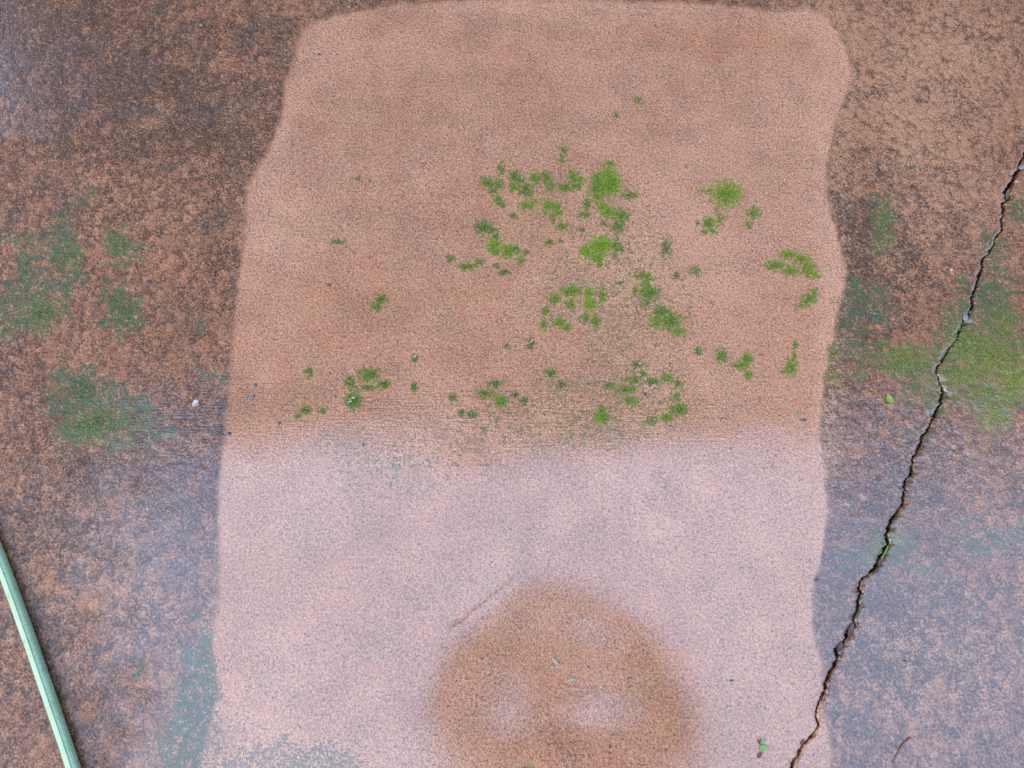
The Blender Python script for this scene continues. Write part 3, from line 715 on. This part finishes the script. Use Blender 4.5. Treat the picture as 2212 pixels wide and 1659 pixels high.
# x, y, length in layout units, elongation, turn, kind, label
STONES = [
 (424,874,11,1.2,10,'tan','tan stone chip with a white corner stuck on, just left of the cleaned edge'),
 (603,915,6,1.7,65,'slate','dark slate chip lying at the left end of the broom marks'),
 (711,616,6,1.5,20,'slate','lone blue grey chip on the left of the cleaned concrete'),
 (552,832,5,1.4,120,'slate','upper of the two slate chips near the left cleaned edge'),
 (560,838,4,1.3,20,'grey','lower and smaller of the two chips near the left cleaned edge'),
 (543,858,8,1.5,40,'grey','flat grey chip below the pair near the left cleaned edge'),
 (495,937,6,1.9,15,'slate','thin dark chip right on the left cleaned edge'),
 (785,961,5,1.1,80,'slate','triangular dark chip below the lower left grassy clump'),
 (1393,852,6,1.1,70,'slate','dark stone lying inside the wide grassy ring'),
 (1448,920,4,1.4,0,'slate','small slate chip below the wide grassy ring'),
 (1340,937,3.5,1.3,45,'slate','tiny dark chip below the stubby moss tuft'),
 (1394,668,3,1.2,0,'brown','tiny dark seed beside the moss chain'),
 (435,56,6,1.4,10,'teal','teal glass like chip at the top left on dark concrete'),
 (690,118,5,1.3,50,'brown','brown seed at the top left corner of the cleaned concrete'),
 (498,55,3,1.6,80,'brown','tiny brown seed right of the teal chip'),
 (320,611,8,1.6,10,'slate','dark flat chip on the rusty concrete at left'),
 (2083,686,11,1.5,70,'grey','blue grey stone wedged against the crack'),
 (2206,362,10,1.4,20,'grey','grey stone sitting in the crack at the right edge'),
 (2054,584,4,1.6,10,'white','white chip left of the crack on rusty concrete'),
 (206,1648,6,1.2,70,'slate','slate bead right beside the hose at the bottom'),
 (1722,895,5,1.3,10,'teal','grey green chip at the right end of the cleaned concrete'),
 (1580,1470,4,1.7,10,'slate','dark chip right of the mirrored photographer'),
 (1888,678,5,1.3,30,'teal','pale teal chip in the dark moss left of the crack'),
 (1934,806,5,1.3,110,'teal','pale teal chip below the moss cushion left of the crack'),
 (2003,888,5,1.2,40,'teal','pale teal chip left of the crack, on the lower moss'),
 (2034,970,4,1.2,0,'teal','upper of two pale teal dots right of the crack'),
 (2040,985,5,1.5,15,'teal','lower of two pale teal dots right of the crack'),
 (756,152,3,1.2,0,'white','white grain near the upper left of the cleaned concrete'),
 (1953,1427,3.5,1.3,0,'brown','dark crumb on the lower right concrete'),
 (1763,1253,6,1.2,60,'slate','slate pebble on the right cleaned edge, lower half'),
 (1736,908,6,2.0,0,'slate','slate sliver at the corner where the sky reflection starts'),
 (1268,499,2.6,1.3,0,'white','white grain under the crescent'),
 (950,860,2.6,1.2,0,'white','white grain left of the bottom centre clump'),
]
for i, (x, y, L, el, turn, kd, lb) in enumerate(STONES):
    me = stone_mesh(L * PXM * 0.62, 'stone_chip', 0.5, 100 + i, el)
    me.materials.append(M_ST[kd])
    nm = 'seed' if kd == 'brown' else 'stone_chip'
    o = bpy.data.objects.new(nm, me); COL.objects.link(o)
    p = at(x, y); inx = 0.0
    o.location = (p[0], p[1], gz(p[0], p[1]) + L * PXM * 0.22)
    o.rotation_euler = (R(random.uniform(-12, 12)), R(random.uniform(-12, 12)), R(turn))
    tag(o, lb, 'seed' if kd == 'brown' else 'stone', GS)
# white corner of the tan chip
o = bpy.data.objects.new('chip_corner', stone_mesh(0.0026, 'chip_corner', 0.7, 77, 1.6)); o.data.materials.append(M_ST['white']); COL.objects.link(o)
tan = [q for q in COL.objects if q.name == 'stone_chip'][0]
o.parent = tan; o.location = (0.0005, 0.0030, 0.0016)

# loose grit, far too much to count
gv_, gf_ = [], []
for i in range(1500):
    x, y = random.uniform(-30, 2240), random.uniform(-20, 1680)
    s = random.choice((1, 1, 1, 1.4, 1.9)) * 0.00045
    p = at(x, y); z = gz(p[0], p[1]); b = len(gv_)
    for dx, dy, dz in ((1, 0, 0), (-.4, .9, 0), (-.5, -.8, 0), (0, .1, .9)):
        gv_.append((p[0] + s * (dx + random.uniform(-.3, .3)), p[1] + s * (dy + random.uniform(-.3, .3)), z + s * dz))
    gf_ += [(b, b + 1, b + 3), (b + 1, b + 2, b + 3), (b + 2, b, b + 3)]
gm = NT('grit'); gn = gm.noise(90, 2)
gm.set(Base_Color=gm.mix(gm.step(gn, 0.47, 0.53), (0.05, 0.05, 0.055), (0.66, 0.62, 0.55)), Roughness=0.6)
o = new_obj('grit', gv_, gf_, gm.mat, smooth=False); o['kind'] = 'stuff'
tag(o, 'fine pale and dark grit strewn over the whole pavement', 'grit')

# ------------------------------------------------------------------ leaves, twig, husks
def leaf_mesh(L, W, fold=0.25, curl=0.3, n=9):
    v, f = [], []
    for i in range(n):
        t = i / (n - 1); w = W / 2 * math.sin(math.pi * min(1, t ** 0.8 * 0.98 + .01)) ** 0.8
        z = curl * L * (t - .5) ** 2
        v += [(L * (t - .5), -w, z + fold * w), (L * (t - .5), -w * .5, z + fold * w * .35), (L * (t - .5), 0, z), (L * (t - .5), w * .5, z + fold * w * .35), (L * (t - .5), w, z + fold * w)]
    for i in range(n - 1):
        for k in range(4): f.append((i * 5 + k, i * 5 + k + 1, i * 5 + k + 6, i * 5 + k + 5))
    return v, f
def leaf_mat(nm, a, b):
    g = NT(nm); g.set(Base_Color=g.mix(g.noise(300, 3), a, b), Roughness=0.45, Specular_IOR_Level=0.4, Normal=g.bump(g.noise(700, 2), 0.3, 0.0005)); return g.mat
M_LG = leaf_mat('leaf_green', (0.10, 0.27, 0.07), (0.17, 0.36, 0.12))
M_LY = leaf_mat('leaf_lime', (0.17, 0.27, 0.03), (0.24, 0.34, 0.05))
M_LB = leaf_mat('leaf_brown', (0.07, 0.035, 0.022), (0.15, 0.075, 0.05))
M_PALE = leaf_mat('husk_pale', (0.24, 0.24, 0.19), (0.36, 0.36, 0.30))
M_TWIG = leaf_mat('twig_bark', (0.13, 0.075, 0.045), (0.24, 0.15, 0.10))

def place(o, x, y, dz=0.0, turn=0, tilt=(0, 0)):
    p = at(x, y); o.location = (p[0], p[1], gz(p[0], p[1]) + dz)
    o.rotation_euler = (R(tilt[0]), R(tilt[1]), R(turn)); return o

# green sprig with a brown tip, bottom right
sp = empty('leaf_sprig'); place(sp, 1645, 1617)
tag(sp, 'tiny green three leaved sprig with a brown end at the bottom right', 'leaf')
for (lx, ly, L, W, tn_, mt) in ((0.002, 0.001, 18, 11, 8, M_LG), (0.0005, 0.006, 20, 7, 82, M_LG), (-0.003, -0.006, 14, 7, 60, M_LB), (-0.002, 0.007, 12, 5, 120, M_LB)):
    v, f = leaf_mesh(L * PXM, W * PXM); o = new_obj('leaflet', v, f, mt, sp)
    o.location = (lx, ly, 0.0012); o.rotation_euler = (R(8), R(-6), R(tn_))
def lone_leaf(name, x, y, L, W, turn, mat, label, dz=0.0012, tilt=(6, -5), fold=0.25, curl=0.3):
    v, f = leaf_mesh(L * PXM, W * PXM, fold, curl); o = new_obj(name, v, f, mat); place(o, x, y, dz, turn, tilt)
    tag(o, label, 'leaf', 'small leaves on the pavement'); return o
lone_leaf('leaf', 1919, 863, 23, 15, 110, M_LY, 'lime green oval leaf on dark concrete right of the cleaned edge')
lone_leaf('leaf', 1836, 1361, 32, 14, 62, M_LB, 'brown dead leaf wedged in the crack, lower right', -0.0005, (18, 5), 0.5)
lone_leaf('leaf', 1813, 1397, 20, 11, 55, M_LB, 'smaller dead leaf in the crack just below the brown one', -0.0005, (18, 5), 0.5)
lone_leaf('leaf', 1901, 1213, 24, 10, 58, M_LB, 'dead brown leaf in the crack beside the green stem', -0.0005, (14, 5), 0.5)
lone_leaf('leaf', 2040, 855, 18, 9, 70, M_LB, 'reddish brown leaf scrap where the crack breaks', -0.0003, (10, 5), 0.4)
lone_leaf('leaf', 1733, 1602, 14, 6, 60, M_LB, 'shrivelled leaf scrap in the crack near the bottom', 0.0004, (10, 5), 0.4)
lone_leaf('leaf', 2178, 418, 34, 9, 66, leaf_mat('leaf_grey', (0.10, 0.085, 0.06), (0.17, 0.14, 0.10)), 'long grey dead leaf lying in the wide top of the crack', -0.003, (8, 5), 0.4)
lone_leaf('leaf_shred', 764, 861, 10, 4, 10, M_PALE, 'upper pale shred on the lower left grassy clump', 0.003)
lone_leaf('leaf_shred', 757, 869, 10, 4, 20, M_PALE, 'lower pale shred on the lower left grassy clump', 0.003)
lone_leaf('leaf_shred', 897, 771, 10, 5, 60, M_PALE, 'pale shred on the tiny tuft above the bottom centre clump', 0.002)
lone_leaf('leaf_shred', 1148, 738, 11, 4, 55, M_PALE, 'pale shred on the faint dark tuft right of centre', 0.002)
lone_leaf('leaf_shred', 1382, 786, 9, 4, 20, M_PALE, 'pale shred at the top of the wide grassy ring', 0.002)
# green stem in the crack
st = spline([at(1919, 1178, .001), at(1914, 1190, .002), at(1905, 1205, .001)], 12)
v, f = tube(st - st[6], [(0.0007 * math.cos(q), 0.0007 * math.sin(q)) for q in np.linspace(0, 6.283, 6, endpoint=False)])
o = new_obj('grass_stem', v, f, M_LY); o.location = st[6]; tag(o, 'short green stem lying in the crack', 'stem')
# twig at the lower right
tw = empty('twig'); place(tw, 1945, 1620, 0.0012); tb = np.array(tw.location)
tag(tw, 'thin dry brown twig with a side shoot at the lower right', 'twig')
def tw_tube(keys, r0, r1, nm):
    pts = spline([at(a, b, c) - tb for a, b, c in keys], 16)
    v, f = tube(pts, [(math.cos(q), math.sin(q)) for q in np.linspace(0, 6.283, 7, endpoint=False)], np.linspace(r0, r1, 16)); new_obj(nm, v, f, M_TWIG, tw)
tw_tube([(1930,1645,.0015),(1936,1633,.0018),(1943,1620,.0022),(1952,1607,.003),(1968,1592,.0025)], .0011, .0006, 'stem')
tw_tube([(1946,1616,.0022),(1951,1613,.0028),(1958,1614,.0018)], .0006, .0003, 'side_shoot')
tw_tube([(1943,1620,.0022),(1937,1615,.0028),(1936,1610,.002)], .0006, .0003, 'side_shoot')
tw_tube([(1930,1645,.0015),(1928,1647,.0014),(1931,1649,.0013)], .0013, .0010, 'knot')
# pale curled husks in the photographer's reflection
def husk(x, y, L, W, turn, label):
    v, f = [], []
    for i in range(11):
        t = i / 10; w = W * (math.sin(math.pi * (t * .94 + .03)) ** 0.6) * PXM / 2
        for k in range(7):
            a = math.pi * (0.08 + 0.84 * k / 6); v.append((L * PXM * (t - .5), w * math.cos(a), 0.0006 + w * 0.75 * math.sin(a) * (0.6 + .4 * t)))
    for i in range(10):
        for k in range(6): f.append((i * 7 + k, i * 7 + k + 1, i * 7 + k + 8, i * 7 + k + 7))
    o = new_obj('seed_husk', v, f, M_PALE); place(o, x, y, 0.0, turn); tag(o, label, 'husk', 'pale husks'); return o
husk(1200, 1428, 17, 7, -48, 'largest pale curled husk inside the mirrored photographer')
husk(1193, 1441, 9, 5, 15, 'small pale husk just below the largest one')
husk(1235, 1468, 16, 6, 20, 'pale curved husk lower right of the largest one')

# ------------------------------------------------------------------ the photographer, seen mirrored in the wet slab
M_SKIN = simple('skin', (0.30, 0.17, 0.11), 0.5, 0.1, 60, 0.1)
M_JACKET = simple('jacket', (0.05, 0.055, 0.075), 0.85, 0.2, 120, 0.3)
M_TROU = simple('trousers', (0.06, 0.05, 0.045), 0.85, 0.2, 120, 0.3)
M_HAIR = simple('hair', (0.015, 0.012, 0.010), 0.5, 0.3, 200, 0.4)
M_SHOE = simple('shoe', (0.03, 0.03, 0.03), 0.6, 0.2, 120, 0.2)
M_PHONE = simple('phone_case', (0.02, 0.02, 0.024), 0.3, 0.1, 60, 0.02)
PXO = 0.120                         # body centre, right of the lens
person = empty('person', (PXO, -0.42, 0))
tag(person, 'person in dark jacket, added cap and trousers holding a phone over the pavement, seen mirrored', 'person')
def skin(name, joints, bones, mat, parent, sub=2, root=0):
    me = bpy.data.meshes.new(name)
    me.from_pydata([j[:3] for j in joints], bones, [])
    o = bpy.data.objects.new(name, me); COL.objects.link(o); o.parent = parent
    me.materials.append(mat)
    m = o.modifiers.new('skin', 'SKIN'); m.use_smooth_shade = True
    if not me.skin_vertices: me.attributes  # layer is made by the modifier below
    bpy.context.view_layer.objects.active = o
    if not me.skin_vertices: bpy.ops.object.modifier_add(type='SKIN'); o.modifiers.remove(o.modifiers[-1])
    for i, j in enumerate(joints):
        sv_ = me.skin_vertices[0].data[i]; sv_.radius = (j[3], j[4] if len(j) > 4 else j[3]); sv_.use_root = (i == root)
    s = o.modifiers.new('sub', 'SUBSURF'); s.levels = sub; s.render_levels = sub
    return o
# body joints relative to the person's base (y + 0.42 from the lens)
B = [(0, -.02, .88, .13, .10), (0, -.03, 1.08, .12, .09), (0, .04, 1.24, .13, .095), (0, .07, 1.36, .055), (0, .14, 1.42, .05),
     (0, .19, 1.47, .070, .078), (0, .20, 1.54, .070, .082), (0, .18, 1.60, .05)]
E = [(0,1),(1,2),(2,3),(3,4),(4,5),(5,6),(6,7)]
for s in (-1, 1):
    b = len(B)
    B += [(s*.17, .02, 1.29, .055), (s*.245, .10, 1.12, .045), (s*.268, .17, 1.01, .040), (s*.21, .28, 1.0, .034), (s*.125, .385, .990, .024), (s*.105, .420, .990, .028, .014)]
    E += [(2, b), (b, b+1), (b+1, b+2), (b+2, b+3), (b+3, b+4), (b+4, b+5)]
    h = b + 5
    for k, (ox, oy, oz, ln) in enumerate(((0, .012, .010, .036), (.0, .012, .002, .040), (0, .010, -.006, .038), (0, .004, -.010, .030))):
        q = len(B)
        B += [(s*(.100), .420 + oy, .990 + oz, .0095), (s*(.088), .420 + oy + ln * .6, .990 + oz + .002, .0085), (s*(.066), .420 + oy + ln * .72, .990 + oz + .004, .0075)]
        E += [(h, q), (q, q+1), (q+1, q+2)]
    q = len(B)
    B += [(s*.100, .395, 1.0, .011), (s*.080, .400, .999, .010), (s*.060, .410, .995, .008)]
    E += [(b+4, q), (q, q+1), (q+1, q+2)]
    l = len(B)
    B += [(s*.09, -.02, .84, .088), (s*.10, .00, .48, .058), (s*.105, -.02, .10, .040), (s*.11, .06, .045, .036, .03), (s*.115, .14, .035, .03, .022)]
    E += [(0, l), (l, l+1), (l+1, l+2), (l+2, l+3), (l+3, l+4)]
body = skin('body', B, E, M_SKIN, person)
# clothes follow the same joints, a little wider
S = [(0, -.02, .86, .145, .115), (0, -.01, 1.08, .15, .13), (0, .05, 1.24, .15, .115), (0, .07, 1.34, .07)]
SE = [(0,1),(1,2),(2,3)]
for s in (-1, 1):
    b = len(S); S += [(s*.17, .02, 1.29, .085), (s*.245, .10, 1.12, .082), (s*.242, .17, 1.03, .090), (s*.194, .28, 1.03, .084), (s*.142, .385, 1.04, .064)]; SE += [(2,b),(b,b+1),(b+1,b+2),(b+2,b+3),(b+3,b+4)]
skin('jacket', S, SE, M_JACKET, person)
T = [(0, -.02, .90, .142, .112), (0, -.02, .84, .13, .11)]; TE = [(0,1)]
for s in (-1, 1):
    b = len(T); T += [(s*.09, -.02, .80, .10), (s*.10, .0, .48, .072), (s*.105, -.02, .12, .056)]; TE += [(1,b),(b,b+1),(b+1,b+2)]
skin('trousers', T, TE, M_TROU, person)
for s in (-1, 1):
    skin('shoe', [(s*.105, -.05, .045, .045, .042), (s*.11, .05, .04, .05, .038), (s*.115, .15, .034, .045, .03)], [(0,1),(1,2)], M_SHOE, person, 2)
skin('hair', [(0, .135, 1.47, .078, .06), (0, .15, 1.52, .082, .066)], [(0,1)], M_HAIR, person, 2)
skin('cap', [(0, .165, 1.535, .105, .094), (0, .18, 1.60, .098, .086), (0, .19, 1.635, .06, .05)], [(0,1),(1,2)], M_JACKET, person, 2)  # cap and its peak are added to fill the dark mirrored outline
bvv, bff = [], []
for i in range(13):
    a_ = R(-80 + 160 * i / 12)
    for rr, zz in ((.098, 1.545), (.200, 1.500)):
        bvv += [(rr * math.sin(a_) * (1 if rr < .1 else .95), .165 + rr * math.cos(a_) * 1.05, zz - .02 * math.sin(a_) ** 2), (rr * math.sin(a_) * (1 if rr < .1 else .95), .165 + rr * math.cos(a_) * 1.05, zz + .004 - .02 * math.sin(a_) ** 2)]
for i in range(12):
    b_ = i * 4
    bff += [(b_, b_ + 2, b_ + 6, b_ + 4), (b_ + 1, b_ + 5, b_ + 7, b_ + 3), (b_ + 2, b_ + 3, b_ + 7, b_ + 6), (b_, b_ + 4, b_ + 5, b_ + 1)]
new_obj('cap_peak', bvv, bff, M_JACKET, person)
M_EYE = simple('eye', (0.6, 0.6, 0.58), 0.2, 0.05)
M_LIP = simple('lip', (0.28, 0.10, 0.08), 0.5, 0.1)
def ball(name, loc, rad, mat):
    import bmesh
    bm = bmesh.new(); bmesh.ops.create_uvsphere(bm, u_segments=12, v_segments=8, radius=1)
    for v in bm.verts: v.co = (v.co.x * rad[0] + loc[0], v.co.y * rad[1] + loc[1], v.co.z * rad[2] + loc[2])
    me = bpy.data.meshes.new(name); bm.to_mesh(me); bm.free(); me.materials.append(mat)
    for p in me.polygons: p.use_smooth = True
    o = bpy.data.objects.new(name, me); COL.objects.link(o); o.parent = person
for s in (-1, 1):
    ball('eye', (s*.031, .262, 1.522), (.012, .008, .008), M_EYE)
    ball('ear', (s*.078, .185, 1.515), (.010, .016, .030), M_SKIN)
ball('nose', (0, .283, 1.495), (.012, .018, .020), M_SKIN)
ball('mouth', (0, .262, 1.458), (.024, .008, .007), M_LIP)

phone = empty('phone', (PXO, 0.012, CAM_H + 0.012))
phone.rotation_euler = (math.pi / 2 - PITCH, 0, 0)
tag(phone, 'black phone held level in both hands above the pavement, seen mirrored', 'phone')
v, f = box_mesh([(-.082, -.038, 0, .082, .038, .008)])
pb = new_obj('case', v, f, M_PHONE, phone, smooth=False)
bv = pb.modifiers.new('bevel', 'BEVEL'); bv.width = .0035; bv.segments = 3
v, f = box_mesh([(-.074, -.034, .0081, .074, .034, .0086)])
new_obj('screen', v, f, simple('screen_glass', (0.01, 0.01, 0.012), 0.1, 0.05), phone, smooth=False)
